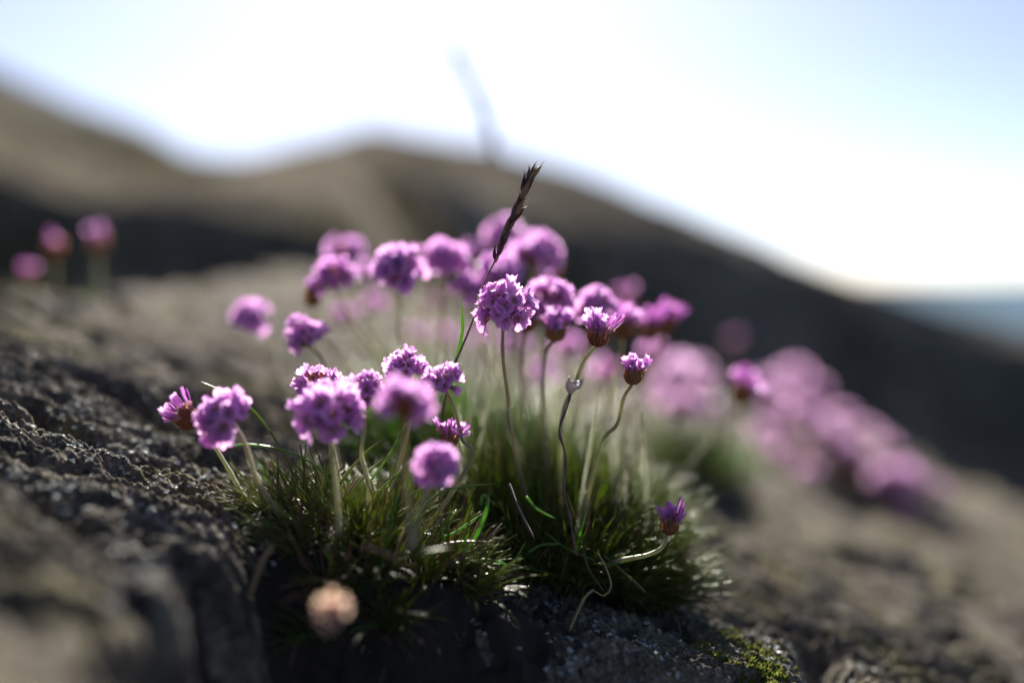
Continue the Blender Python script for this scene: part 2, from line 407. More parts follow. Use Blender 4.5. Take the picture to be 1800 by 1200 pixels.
BUDS = [floret_mesh('floret_bud', Rm, H, 1.0, 140+k, BM_, wide=0.62, rag=0.1) for k, (Rm, H) in enumerate(((1.15, 4.2), (1.0, 3.5), (1.25, 4.8)))]
PALE = [floret_mesh('floret_pale', Rm, H, 0.3, 160+k, DM, wide=0.9, rag=0.3) for k, (Rm, H) in enumerate(((2.0, 1.8), (1.7, 2.2)))]
SPENT = [floret_mesh('floret_spent', Rm, H, 1.0, 170+k, SB, wide=0.7, rag=0.3) for k, (Rm, H) in enumerate(((1.0, 1.3), (1.2, 1.0)))]
def stamen_mesh(seed):
    q = random.Random(seed); mb = MB()
    for k in range(5):
        a = 2*math.pi*k/5+0.6+q.uniform(-.2, .2); r = q.uniform(0.55, 1.0); top = q.uniform(4.0, 4.9)
        tip = Vector((r*math.cos(a), r*math.sin(a), top))
        tube(mb, [Vector((0.2*math.cos(a), 0.2*math.sin(a), 2.6)), tip*0.96, tip], [0.06, 0.05, 0.05], 3)
        d = Vector((math.cos(a+1), math.sin(a+1), 0.2)).normalized()
        mb.add([tip+d*0.34, tip-d*0.34, tip+Vector((0, 0, .17)), tip-Vector((0, 0, .12)), tip+d.cross(Vector((0, 0, 1)))*0.17, tip-d.cross(Vector((0, 0, 1)))*0.17],
               [(0, 4, 2), (4, 1, 2), (1, 5, 2), (5, 0, 2), (4, 0, 3), (1, 4, 3), (5, 1, 3), (0, 5, 3)])
    return mb.mesh('stamens', [M['anther']], False)
STAM = [stamen_mesh(k) for k in (1, 2, 3)]
def bract_mesh(seed, open_):
    """cup of overlapping papery bracts under the head"""
    q = random.Random(seed); mb = MB()
    vs_ = []; fs = []; k = 10
    prof = [(0.4, -1.8), (1.4, -1.3), (2.2, 0.0), (2.2, 1.6), (1.4, 2.8), (0.2, 3.2)]
    for r, z in prof:
        for j in range(k): vs_.append((r*math.cos(2*math.pi*j/k), r*math.sin(2*math.pi*j/k), z))
    for i in range(len(prof)-1):
        for j in range(k): fs.append((i*k+j, i*k+(j+1) % k, (i+1)*k+(j+1) % k, (i+1)*k+j))
    mb.add(vs_, fs, 0)
    for ring, (cnt, r0, L, lean) in enumerate(((6, 1.5, 3.6, 0.60), (8, 2.2, 4.6, 0.36), (9, 2.45, 5.6, 0.22), (9, 2.3, 6.6, 0.10))):
        for c in range(cnt):
            a = 2*math.pi*(c+0.5*ring)/cnt + q.uniform(-.2, .2); LL = L*q.uniform(.8, 1.15); ln = lean+open_*0.4+q.uniform(-.08, .12)
            lift = q.uniform(0, .35) + (0.45 if ring == 1 else 0.2)
            g = []; vn = []
            for i in range(6):
                v = i/5
                r = r0 + LL*v*math.sin(ln)*(1-0.45*v) + 0.5*math.sin(v*math.pi) + lift*v; z = -1.7 + ring*0.45 + LL*v*math.cos(ln)
                w = 1.15*math.sin(0.4+v*2.55)*(1-0.40*v)+0.03
                for u in (-1, -.5, 0, .5, 1):
                    s_ = u*w; rr = r-0.42*abs(u)**2+0.05*(abs(u) < .1)
                    g.append((rr*math.cos(a)-s_*math.sin(a), rr*math.sin(a)+s_*math.cos(a), z)); vn.append((1-abs(u))**1.5*0.9*(1-v*.5))
            mb.add(g, [(i*5+j, i*5+j+1, (i+1)*5+j+1, (i+1)*5+j) for i in range(5) for j in range(4)], 0, vn)
    return mb.mesh('bract_cup', [M['bract']], True, True)
CUPS = [bract_mesh(5, 0.25), bract_mesh(6, 0.0), bract_mesh(8, 0.12)]

def flower(hp, diam, kind, axis, label, group=None, base=None, mids=(), stem_r=0.00062, detail=False, seed=0, count=None, cat='flower', red=False, light=False, name='thrift_flower'):
    """hp: centre of the head; diam: its width in metres; axis: the way it faces; base: the root of its stem"""
    q = random.Random(seed*131+17)
    hp = Vector(hp); axis = Vector(axis).normalized()
    base = Vector(base)
    t = empty(name, base); tag(t, label, cat, group)
    full = {'open': 9.1, 'half': 6.6, 'bud': 6.4, 'spent': 7.2, 'pale': 8.6}[kind]
    sc_ = diam/2/full*0.001/0.001
    neck = hp - axis*(1.6*sc_)
    # stem
    if mids:
        pts = spline([neck]+[Vector(p) for p in mids]+[base], 6)
    else:
        L = (neck-base).length
        side = Vector((q.uniform(-1, 1), q.uniform(-.6, .6), 0))*0.09*L
        pts = bez(neck, neck-axis*0.34*L+side*0.4, base+Vector((side.x, side.y, 0.42*L)), base, 14)
    pts = [p-base for p in pts]; n_ = len(pts)
    mb = MB(); tube(mb, pts, [stem_r*(0.85+0.45*i/(n_-1)+0.10*q.uniform(-1, 1)) for i in range(n_)], 7)
    tint = q.choice((.95, .7, .45, .3)); mb.vein = [max(0, tint*(1-(i//7)/(n_*0.34)))+0.12*q.random() for i in range(len(mb.v))]
    link('stem', mb.mesh('stem', [M['wire'] if red else M['stem']], True, True), t)
    rot = axis.to_track_quat('Z', 'Y').to_matrix().to_4x4() @ Matrix.Rotation(q.uniform(0, 6.28), 4, 'Z')
    B = Matrix.Translation(hp-base) @ rot @ Matrix.Scale(sc_, 4)
    c = link('bract_cup', CUPS[{'open': 0, 'pale': 0, 'half': 2, 'bud': 1, 'spent': 1}[kind]], t); c.matrix_local = B
    # a small shift keeps the involucre under the flowers
    N, tmax = {'open': (27, 102), 'half': (13, 78), 'bud': (14, 58), 'spent': (12, 46), 'pale': (22, 88)}[kind]
    if count: N = count
    g = math.pi*(3-math.sqrt(5))
    bald = Vector((q.gauss(0, 1), q.gauss(0, 1), q.gauss(0, .5))).normalized(); squash = q.uniform(.80, 1.04) if kind == 'open' else 1.0
    for i in range(N):
        ct = 1-(1-math.cos(math.radians(tmax)))*(i+0.5)/N
        th = math.acos(ct)+q.uniform(-.2, .2); ph = i*g+q.uniform(-.35, .35)
        d = Vector((math.sin(th)*math.cos(ph), math.sin(th)*math.sin(ph), math.cos(th)))
        u = q.random()
        if kind == 'open' and d.dot(bald) > 0.72 and q.random() < 0.6: continue
        if kind == 'open': me = q.choice(OPEN2 if light else OPEN) if u < 0.84 else q.choice(HALF)
        elif kind == 'half': me = q.choice(OPEN if u < 0.16 else HALF if u < 0.70 else BUDS)
        elif kind == 'bud': me = q.choice(HALF[:2] if u < 0.12 else BUDS)
        elif kind == 'pale': me = q.choice(PALE)
        else: me = q.choice(SPENT if u < 0.62 else BUDS if u < 0.84 else HALF)
        if kind in ('open', 'pale'):
            root = 2.9 + q.uniform(-1.3, .8); s_ = q.uniform(.80, 1.22)
            off = Vector((d.x*root, d.y*root, d.z*root*squash+1.5))
        else:
            root = 2.0 + q.uniform(-.7, .4); s_ = q.uniform(.82, 1.1)
            off = Vector((d.x*root*1.15, d.y*root*1.15, 1.2+root*0.55*d.z))
            d = (d + Vector((0, 0, 1.15))).normalized()
        st = 1.0 if kind in ('open', 'pale') else q.uniform(1.1, 1.45)
        lm = Matrix.Translation(off) @ d.to_track_quat('Z', 'Y').to_matrix().to_4x4() @ Matrix.Rotation(q.uniform(0, 6.28), 4, 'Z') @ Matrix.Diagonal((s_, s_, s_*st, 1))
        f = link('floret', me, t); f.matrix_local = B @ lm
        if detail and me in OPEN:
            s = link('stamens', q.choice(STAM), f); s.matrix_local = Matrix.Identity(4)
    return t

# soil mound + tufts: where the plants root  (x, y, radius)
TA = (-0.045, 0.000, 0.036); TB = (0.016, 0.062, 0.047); TC = (-0.022, 0.135, 0.052)
TD = (0.335, 0.70, 0.060); TE = (-0.255, 0.318, 0.02); TF = (0.125, 0.40, 0.035)
def root_in(T, hp, spread=0.55):
    x = T[0]+max(-1, min(1, (hp.x-T[0])/(T[2]*2.2)))*T[2]*spread; y = T[1]+max(-1, min(1, (hp.y-T[1])/(T[2]*2.2)))*T[2]*spread
    return Vector((x, y, h(x, y)+0.001))
GA, GB = 'flowers of the front tuft', 'flowers of the back cushion'
def F(px, py, d, dpx, kind, label, T=TA, ax=(0, -0.25, 1), group=GA, mids=(), base=None, **k):
    hp = at(px, py, d); diam = dpx*d/2000
    b = root_in(T, hp) if base is None else Vector(base)
    F.n += 1
    m_ = [at(*p) for p in mids]
    return flower(hp, diam, kind, ax, label, group, b, m_, seed=F.n, **k)
F.n = 0
GC = 'blurred flowers behind the cushion'; GD = 'flowers of the far clump'
# --- in or near the plane of focus
F(885, 551, .360, 114, 'open', 'fully open pink thrift head, sharpest, on a tall slim stem before the grass stalk', TB, (0.02, -0.62, 0.75), GB, mids=[(884, 625, .36), (893, 700, .368), (898, 760, .385)], detail=True)
F(713, 655, .360, 84, 'open', 'small round pink head with lit crown tucked behind a blurred purple head', TA, (-0.25, -0.15, 0.95), detail=True, count=28)
F(781, 678, .354, 74, 'open', 'narrow pink head leaning off the bent hairy stem beside the pointed leaf', TA, (-0.35, -0.45, 0.8), mids=[(798, 716, .356), (812, 770, .358), (822, 820, .36)], detail=True, count=22)
F(789, 780, .360, 56, 'half', 'tiny half-open pink head low among the leaves beside the bent stem', TA, (0.12, -0.15, 1), detail=True)
F(641, 697, .349, 82, 'open', 'pink head with pale crown on a red-tinged straight stem, touching the large blurred one', TA, (0.15, -0.2, 1), mids=[(641, 748, .349), (636, 800, .349), (648, 860, .349)], detail=True, count=28)
F(561, 686, .366, 90, 'open', 'violet head with visible stamens half hidden behind the large blurred pink one', TA, (-0.2, -0.5, 0.85), detail=True)
F(580, 736, .332, 126, 'open', 'largest softly blurred pink head in front of the tuft', TA, (0.05, -0.5, 0.85), base=at(597, 935, .335), detail=True)
F(402, 737, .335, 114, 'open', 'large pink head drooping over the lichen rock on a pale curved stem', TA, (-0.55, -0.5, 0.55), mids=[(433, 785, .336), (455, 850, .338)], base=(-0.068, -0.012, h(-0.068, -0.012)), detail=True)
F(338, 742, .354, 72, 'half', 'pink half-open head peeping out behind the drooping large one by the rock', TA, (-0.75, -0.2, 0.6), mids=[(375, 782, .353), (402, 825, .352), (432, 876, .352)], base=(-0.075, -0.006, h(-0.075, -0.006)), detail=True)
F(712, 722, .292, 108, 'open', 'strongly blurred violet head on a thick-looking pale stem before the tuft', TA, (0.1, -0.35, 0.9), mids=[(711, 790, .295), (716, 850, .298)], base=at(722, 960, .302), count=26)
F(765, 828, .312, 92, 'open', 'low blurred violet head just above the front leaves', TA, (0.1, -0.5, 0.8), base=at(732, 960, .314), count=26)
F(1050, 600, .360, 66, 'half', 'loose half-open purple head with separate buds in brown bracts above the withered cup', TB, (0.22, -0.15, 1), GB, mids=[(1028, 632, .362), (1012, 672, .368), (985, 760, .385)], detail=True)
F(1112, 668, .360, 60, 'half', 'neat small head, white-tipped above a round brown cup, on a reddish bent stem', TB, (0.12, -0.05, 1), GB, mids=[(1096, 700, .361), (1085, 745, .365), (1050, 800, .375)], detail=True)
F(1176, 932, .360, 56, 'bud', 'dark purple bud low over the bare rock on a sideways stem', TB, (0.15, -0.1, 1), GB, mids=[(1163, 962, .36), (1135, 976, .362), (1090, 985, .368)])
F(540, 600, .412, 84, 'open', 'violet head with one white sunlit side, alone above the pair of heads', TA, (-0.35, -0.35, 0.85), mids=[(570, 640, .41), (578, 720, .40)], base=(-0.052, 0.012, h(-0.052, 0.012)), detail=True)
F(449, 567, .480, 84, 'open', 'blurred pink head leaning out over the bare rock, away from all others', TC, (-0.65, -0.3, 0.65), GB, mids=[(483, 605, .48), (512, 690, .47)])
# --- slightly behind
F(700, 488, .427, 102, 'open', 'broad violet head with white sunlit rim on a pale straight stem', TC, (0.0, -0.35, 0.93), GB, mids=[(703, 540, .427), (709, 620, .43)])
F(782, 468, .460, 84, 'open', 'pink head with two bright side tufts between the broad head and grass stalk', TC, (0.05, -0.2, 0.97), GB)
F(588, 498, .450, 84, 'open', 'blurred violet head with bright left tuft beside a brown spent one', TC, (-0.15, -0.3, 0.95), GB)
F(551, 532, .450, 58, 'spent', 'round brown spent head touching the blurred violet one', TC, (-0.1, -0.1, 1), GB)
F(605, 453, .520, 70, 'open', 'pale pink blurred head standing over the violet one', TC, (0.1, -0.2, 1), GB, count=26)
F(642, 488, .560, 50, 'open', 'small faint pink head squeezed beside the broad violet one', TC, (0, -0.2, 1), GC, count=22)
F(834, 462, .600, 46, 'half', 'dim rosy head behind the grass stalk', TC, (0, -0.2, 1), GC)
F(888, 428, .530, 84, 'open', 'topmost pink head crossed by the dark grass spike', TC, (0.05, -0.25, 1), GB, count=28)
F(941, 457, .475, 96, 'open', 'large blurred purple head with white crown above a brown one', TC, (0.15, -0.3, 0.95), GB)
F(966, 498, .540, 62, 'spent', 'brown spent head under the large purple one with white crown', TC, (0.05, -0.1, 1), GB)
F(879, 490, .455, 82, 'open', 'violet head directly behind the thin grass stem, above the sharpest flower', TB, (0, -0.35, 0.95), GB)
F(822, 514, .450, 66, 'open', 'small pink head beside the bright green blade', TB, (-0.1, -0.3, 1), GB, count=24)
F(924, 578, .415, 60, 'half', 'dark purple head mostly hidden behind the sharpest flower', TB, (0.1, -0.2, 1), GB)
F(968, 540, .420, 94, 'open', 'blurred violet head with sparkling right edge next to the sharpest flower', TB, (0.15, -0.4, 0.9), GB)
F(975, 592, .398, 66, 'half', 'purple half-open head with brown base below the sparkling violet one', TB, (0.1, -0.25, 1), GB, mids=[(958, 628, .398), (955, 720, .40)])
F(1042, 545, .430, 82, 'open', 'dome-shaped purple head with pale top above the loose half-open one', TB, (0.1, -0.2, 1), GB)
F(1096, 587, .440, 64, 'half', 'blurred pink head with white tuft beside two brown-based ones', TB, (0.05, -0.15, 1), GB)
F(1141, 592, .470, 54, 'bud', 'small brown-based pink bud, shorter of the outermost pair', TB, (0.1, -0.1, 1), GB)
F(1169, 580, .480, 54, 'bud', 'outermost brown-based pink bud leaning over the dark hillside', TB, (0.25, -0.1, 1), GB)
F(1096, 537, .620, 50, 'spent', 'round brown spent head standing behind the dome-shaped purple one', TC, (0.1, -0.1, 1), GB)
for k, (px, py, d, s, kd) in enumerate(((1150, 625, .60, 50, 'open'), (656, 543, .62, 46, 'open'), (600, 570, .62, 38, 'half'), (760, 550, .66, 36, 'spent'), (778, 592, .66, 42, 'open'),
                           (905, 612, .60, 56, 'open'), (998, 618, .60, 58, 'open'), (1064, 662, .62, 56, 'open'), (845, 600, .64, 44, 'open'), (735, 600, .66, 36, 'half'), (955, 660, .62, 50, 'open'))):
    F(px, py, d, s, kd, 'faint out-of-focus pink head low between the stems behind the cushion', TC, (R(-.2, .2), -.2, 1), GC, count=20 if kd == 'open' else None)
F(1300, 702, .500, 62, 'half', 'pale half-open head with brown cup on a long slanting stem over the rock', TB, (0.45, -0.15, 1), GB, mids=[(1270, 748, .50), (1200, 850, .49)], base=(0.075, 0.11, h(0.075, 0.11)))
# --- far clump on the slope, left pair, and the pale one in the shade
for k, (px, py, d, s) in enumerate(((1395, 668, 1.05, 44), (1372, 715, 1.1, 42), (1410, 735, 1.0, 46), (1380, 800, 1.05, 38), (1450, 765, 1.05, 46), (1478, 740, 1.15, 40), (1482, 800, 1.0, 46), (1515, 822, 1.05, 46), (1518, 770, 1.15, 40),
                                (1585, 850, 1.0, 52), (1612, 862, 1.05, 46), (1590, 905, 1.0, 40), (1440, 800, 1.1, 40), (1345, 690, 1.0, 40), (1432, 695, 1.05, 42), (1350, 770, 1.0, 40), (1555, 800, 1.1, 42), (1638, 872, 1.05, 44), (1550, 850, 1.0, 44), (1420, 840, 1.0, 38))):
    F(px, py, d, s*1.34, 'open', 'very blurred pink head of the far clump farther down the sloping rock', TD, (R(-.2, .3), -.2, 1), GD, count=24, light=True)
for k, (px, py, d, s) in enumerate(((1192, 665, .80, 62), (1205, 725, .80, 56), (1165, 690, .85, 48), (1235, 690, .88, 46), (1180, 720, .8, 44), (1225, 655, .85, 46), (1250, 735, .85, 44))):
    F(px, py, d, s*1.15, 'open', 'very blurred pink head of the small clump behind the slanting stem', TF, (R(-.2, .3), -.2, 1), 'flowers of the small blurred clump', count=24, light=True)
F(1288, 612, 1.05, 34, 'spent', 'faint reddish spent head before the dark hillside, above the small blurred clump', TF, (0.2, 0, 1), 'flowers of the small blurred clump')
for k, (px, py, s, lb) in enumerate(((95, 449, 50, 'shorter blurred mauve bud of a pair before the dark gully'), (173, 438, 54, 'taller blurred mauve bud of a pair before the dark gully'), (48, 494, 42, 'low purple bud at the rock lip below the dark gully'))):
    F(px, py, .66+.01*k, s, 'spent', lb, TE, (0.05, -.1, 1), 'buds on the rock lip by the gully', base=(lambda p: (p.x, p.y, h(p.x, p.y)))(at(px, py+40, .66+.01*k)))
pb = at(588, 1062, .328)
F(585, 1076, .262, 74, 'pale', 'pale peach withered head glowing alone in the black shade below the tuft', TA, (-0.05, -0.9, 0.4), None, mids=[(587, 1070, .29)], base=(pb.x, pb.y, pb.z), cat='flower', red=True)

# ------------------------------------------------------------------ leaf cushions
def leaf_path(base, dirv, L, droop, q):
    d = Vector(dirv).normalized(); side = Vector((-d.y, d.x, 0))*q.uniform(-.25, .25)
    p = Vector(base); out = [p.copy()]; n_ = 6
    for i in range(n_):
        d = (d + Vector((0, 0, -droop/n_)) + side/n_).normalized()
        p = p + d*(L/n_); out.append(p.copy())
    return out
def leaf_mesh(path, w, mb=None, mi=0):
    own = mb is None
    if own: mb = MB()
    n_ = len(path)
    tube(mb, path, [w*(0.75+0.25*min(1, i*0.6)) if i < n_-2 else w*(0.75 if i == n_-2 else 0.12) for i in range(n_)], 4, mi, 0.55, side=(0.3, -0.2, 0.95))
    return mb
def cushion(T, n_mass, n_leaf, Ls, label, seed, n_stem=0, wid=0.00042, lean=0.9, dead=0.12, zs=1.0, tufts=24, name='thrift_cushion'):
    q = random.Random(seed); cx, cy, r = T
    base = Vector((cx, cy, h(cx, cy)))
    t = empty(name, base); tag(t, label, 'plant', 'leaf cushions of thrift')
    # soil and old leaf bases the rosettes grow from
    mb = MB(); k = 18; rings = 5; vs_ = []
    for i in range(rings+1):
        for j in range(k):
            a = 2*math.pi*j/k; rr = r*0.95*i/rings*(1+0.16*math.sin(3*a+seed)+q.uniform(-.06, .06))
            x = cx+rr*math.cos(a); y = cy+rr*math.sin(a)
            vs_.append(Vector((x, y, h(x, y)+0.010*zs*(1-(i/rings)**2)-0.0035+q.uniform(0, .002)))-base)
    mb.add(vs_, [(i*k+j, i*k+(j+1) % k, (i+1)*k+(j+1) % k, (i+1)*k+j) for i in range(rings) for j in range(k)])
    link('root_mound', mb.mesh('root_mound', [M['soil_and_shade']]), t)
    ros = []
    for i in range(tufts):
        a = i*2.39996; rr = r*0.95*math.sqrt((i+0.5)/tufts)
        x = cx+rr*math.cos(a)+q.uniform(-.004, .004); y = cy+rr*math.sin(a)+q.uniform(-.004, .004)
        ros.append((x, y, h(x, y)+0.009*zs*(1-(rr/r)**2), rr/r))
    def one():
        x, y, z, f = q.choice(ros)
        out = Vector((x-cx, y-cy, 0)); out = out.normalized() if out.length > 1e-5 else out
        a = q.uniform(0, 6.28); sp = abs(q.gauss(0, 0.75))
        d = Vector((math.cos(a)*sp, math.sin(a)*sp, 1.0)) + out*f*lean*q.uniform(.3, 1.3)
        L = q.uniform(*Ls)*(1.0-0.25*f)
        b = Vector((x+q.gauss(0, .0028), y+q.gauss(0, .0028), z-0.001))
        return leaf_path(b-base, d, L, q.uniform(0.1, 1.15), q)
    mb = MB()
    for i in range(n_mass):
        leaf_mesh(one(), wid*q.uniform(.75, 1.25), mb, 1 if q.random() < dead else 0)
    mo = link('leaf_mass', mb.mesh('leaf_mass', [M['leaf'], M['dead']]), t); mo['kind'] = 'stuff'
    for i in range(n_leaf):
        link('leaf', leaf_mesh(one(), wid*q.uniform(.9, 1.4)).mesh('leaf', [M['leaf'] if q.random() > dead*0.6 else M['dead']]), t)
    for i in range(n_stem):
        x, y, z, f = q.choice(ros); b = Vector((x, y, z))-base; L = q.uniform(.035, .075)
        d = Vector((q.gauss(0, .16), q.gauss(0, .16), 1))
        mb = MB(); pts = leaf_path(b, d, L, q.uniform(-.1, .25), q); tube(mb, pts, [.0006, .0006, .00055, .0005, .0005, .00045, .0002], 5)
        link('stem', mb.mesh('stem', [M['stem']]), t)
    return t, base
tA, bA = cushion(TA, 1500, 120, (0.015, 0.033), 'low front cushion of sharp needle leaves on the edge of the rock', 3, lean=1.0, dead=0.20, tufts=30, wid=0.00036)
tB, bB = cushion(TB, 3800, 90, (0.022, 0.050), 'dense tall green cushion behind and beside the front tuft', 4, n_stem=22, lean=0.8, dead=0.09, tufts=42, zs=1.5, wid=0.00034)
tC, bC = cushion(TC, 2600, 0, (0.026, 0.056), 'blurred green cushion farthest back under the tall pale stems', 5, n_stem=45, lean=0.8, dead=0.10, tufts=30, zs=1.2)
tD, bD = cushion(TD, 900, 0, (0.03, 0.06), 'brownish blurred cushion under the far pink clump', 6, lean=0.8, dead=0.75, tufts=24, wid=0.0006, zs=1.2)
tF, bF = cushion(TF, 500, 0, (0.025, 0.05), 'small blurred olive cushion between the tall cushion and the far clump', 7, lean=0.8, dead=0.3, tufts=16, wid=0.0005)
tE, bE = cushion((-0.262, 0.312, 0.04), 110, 0, (0.004, 0.011), 'thin blurred green tuft along the rock lip by the gully', 8, lean=0.8, dead=0.6, tufts=20, wid=0.0004, zs=0.4)
# single leaves that stand out
def leaf(T, B, pix, w, m_='leaf', per=5):
    pts = spline([at(*p)-B for p in pix], per); n_ = len(pts)
    mb = MB(); tube(mb, pts, [w*(0.95 if i < n_-3 else (0.9, 0.6, 0.15)[i-(n_-3)]) for i in range(n_)], 5, 0, 0.6, side=(0.3, -.2, .95))
    link('leaf', mb.mesh('leaf', [M[m_]]), T)
leaf(tA, bA, [(530, 880, .36), (508, 815, .362), (462, 740, .362), (420, 703, .36), (352, 670, .358)], .0006)
leaf(tA, bA, [(590, 870, .35), (560, 822, .35), (500, 792, .352), (440, 781, .353), (402, 784, .354)], .0006)
leaf(tA, bA, [(600, 900, .352), (625, 855, .352), (660, 818, .352), (684, 800, .352)], .0006)
leaf(tA, bA, [(598, 850, .354), (620, 820, .354), (655, 785, .354), (686, 770, .354)], .0006)
leaf(tA, bA, [(640, 900, .356), (672, 858, .356), (705, 828, .356), (720, 812, .356)], .0006)
leaf(tA, bA, [(720, 930, .352), (745, 890, .352), (790, 860, .352), (872, 849, .352)], .0005)
leaf(tA, bA, [(735, 700, .358), (748, 672, .358), (764, 645, .358)], .0006)
leaf(tA, bA, [(640, 860, .36), (690, 790, .36), (735, 700, .358)], .0006)
leaf(tA, bA, [(475, 925, .345), (440, 920, .345), (405, 908, .345), (370, 896, .346)], .0006)
leaf(tA, bA, [(480, 940, .343), (440, 935, .343), (400, 925, .342), (352, 905, .342)], .0007)
leaf(tA, bA, [(478, 960, .325), (462, 985, .32), (448, 1020, .318), (436, 1058, .316)], .0009, 'dead')
leaf(tA, bA, [(700, 985, .31), (660, 965, .31), (630, 962, .31)], .0009, 'dead')
leaf(tA, bA, [(690, 990, .315), (730, 975, .31), (790, 962, .31)], .0009)
leaf(tA, bA, [(805, 990, .352), (835, 945, .352), (852, 905, .352), (858, 876, .352), (848, 872, .352), (846, 890, .352)], .0007)
leaf(tA, bA, [(770, 945, .352), (800, 935, .352), (848, 902, .352)], .0006)
leaf(tA, bA, [(800, 982, .352), (850, 983, .352), (885, 990, .352), (880, 1008, .35), (845, 1008, .35)], .0007)
leaf(tA, bA, [(780, 1000, .352), (840, 990, .352), (945, 996, .356)], .0004)
leaf(tA, bA, [(770, 958, .35), (810, 952, .35), (860, 952, .35)], .0007, 'dead')
leaf(tB, bB, [(895, 850, .368), (908, 885, .366), (925, 920, .364), (940, 948, .362)], .0006, 'wire')
leaf(tB, bB, [(925, 872, .37), (945, 895, .368), (978, 912, .366)], .0006)
leaf(tB, bB, [(1050, 970, .366), (1066, 1000, .362), (1074, 1030, .36), (1062, 1046, .359), (1048, 1040, .358), (1042, 1036, .357)], .0004, 'dead')
leaf(tB, bB, [(1042, 1036, .357), (1028, 1050, .354), (1012, 1082, .35), (1000, 1110, .346)], .0005, 'dead')
leaf(tB, bB, [(1060, 975, .37), (1090, 1000, .368), (1115, 1022, .366), (1135, 1042, .364)], .0007)
leaf(tB, bB, [(1020, 950, .37), (1035, 1000, .366), (1062, 1040, .362)], .0005)
leaf(tB, bB, [(985, 955, .37), (950, 958, .368), (925, 973, .366)], .0006)
leaf(tB, bB, [(1045, 985, .37), (990, 960, .37), (960, 935, .372)], .0004)
leaf(tB, bB, [(1040, 990, .37), (1080, 990, .368), (1130, 978, .366), (1165, 968, .362)], .0006)
leaf(tB, bB, [(930, 1000, .37), (905, 990, .365), (925, 950, .365)], .0004)

# ------------------------------------------------------------------ grass stalks
def grass(name, stem_pix, spike_pix, label, r=0.00035, nsp=26, sl=0.0075, blade=None, fuzz=1.0):
    base = at(*stem_pix[-1]); base.z = h(base.x, base.y)+0.0
    t = empty(name, base); tag(t, label, 'grass')
    pts = spline([at(*p)-base for p in stem_pix[:-1]]+[Vector((0, 0, 0))], 6)
    mb = MB(); tube(mb, pts, [r*(0.8+0.5*i/len(pts)) for i in range(len(pts))], 6); link('stem', mb.mesh('stem', [M['stem' if fuzz > 1 else 'wire']]), t)
    sp = spline([at(*p)-base for p in spike_pix], 10); q = random.Random(len(label))
    mb = MB(); tube(mb, sp, [r*0.8]*len(sp), 5); link('spike_axis', mb.mesh('spike_axis', [M['wire']]), t)
    for i in range(nsp):
        f = i/(nsp-1); k = min(len(sp)-2, int(f*(len(sp)-1))); p = sp[k].lerp(sp[k+1], f*(len(sp)-1)-k)
        d = (sp[k+1]-sp[k]).normalized(); a = i*2.4
        s_ = d.orthogonal().normalized(); s2 = d.cross(s_)
        out = s_*math.cos(a)+s2*math.sin(a)
        L = sl*q.uniform(.75, 1.15)*(1 if f > 0.15 else .7); w = L*0.115
        ax = (d + out*q.uniform(.06, .36)).normalized()
        q0 = p + out*r*0.8
        mb = MB()
        for sgn in (-1, 1):
            o2 = ax.orthogonal().normalized()*sgn*w*0.5
            tube(mb, [q0, q0+ax*L*.25+o2, q0+ax*L*.6+o2*1.1, q0+ax*L*.92+o2*.5, q0+ax*L*(1.0+q.uniform(.1, .5))+o2*2.0*q.uniform(.2, 1)], [w*.4, w, w*.85, w*.3, w*.04], 4)
        link('spikelet', mb.mesh('spikelet', [M['seed' if q.random() < .82 else 'dead']]), t)
    return t, base
tg, bg = grass('grass_stalk', [(868, 462, .36), (850, 500, .36), (832, 560, .36), (810, 615, .362), (792, 660, .366), (775, 760, .375), (770, 880, .385)],
      [(868, 462, .36), (885, 418, .36), (905, 376, .36), (922, 336, .36), (933, 312, .36)], 'dark purple grass spike in focus rising above the flowers', nsp=32, sl=.0056)
mb = MB()
tube(mb, spline([at(*p)-bg for p in ((800, 640, .364), (812, 590, .362), (813, 560, .361), (811, 520, .36))], 5), [.0006]*10+[.0005, .0004, .0003, .0002, .0001, .00005], 5, 0, .6)
link('blade', mb.mesh('blade', [M['leaf']]), tg)
grass('grass_stalk', [(873, 300, .78), (878, 380, .78), (876, 450, .77), (870, 560, .76), (868, 640, .75)], [(873, 300, .78), (862, 235, .78), (838, 175, .78), (806, 105, .78)], 'pale ghostly grass stalk blurred against the white sky', nsp=24, sl=0.012, r=.0006, fuzz=2)
grass('grass_stalk', [(745, 420, .85), (755, 470, .85), (760, 560, .84), (765, 640, .84)], [(745, 420, .85), (730, 370, .85), (715, 345, .85)], 'faint orange-brown grass stalk blurred against the grey hill', nsp=16, sl=0.009, r=.0005)
grass('grass_stalk', [(1068, 490, .9), (1075, 560, .9), (1080, 650, .9)], [(1068, 490, .9), (1060, 450, .9), (1052, 420, .9)], 'faint brown grass stalk blurred before the dark hillside', nsp=14, sl=0.008, r=.0005)

# ------------------------------------------------------------------ withered cup on a wiry stalk
base = at(1012, 968, .362)
t = empty('withered_flower', base); tag(t, 'grey withered cup on a thin wavy purple stalk before the tall cushion', 'flower')
pts = spline([at(*p)-base for p in ((1002, 692, .36), (998, 712, .36), (986, 742, .36), (984, 765, .36), (993, 795, .361), (994, 830, .362), (991, 862, .362), (1000, 898, .362), (1005, 930, .362), (1013, 975, .363))], 5)
mb = MB(); tube(mb, pts, [.00042*(1+.35*math.sin(i*.9)) for i in range(len(pts))], 6); link('stem', mb.mesh('stem', [M['wire']]), t)
mb = MB(); vs_ = []; k = 14; c0 = at(1002, 692, .36)-base; sxx = 7.0/30000
prof = [(0.3, 0), (3.2, 2.2), (6.3, 5.5), (8.2, 10), (8.0, 15), (7.0, 17.5), (6.0, 15), (3.5, 12), (0.4, 11)]
q = random.Random(5)
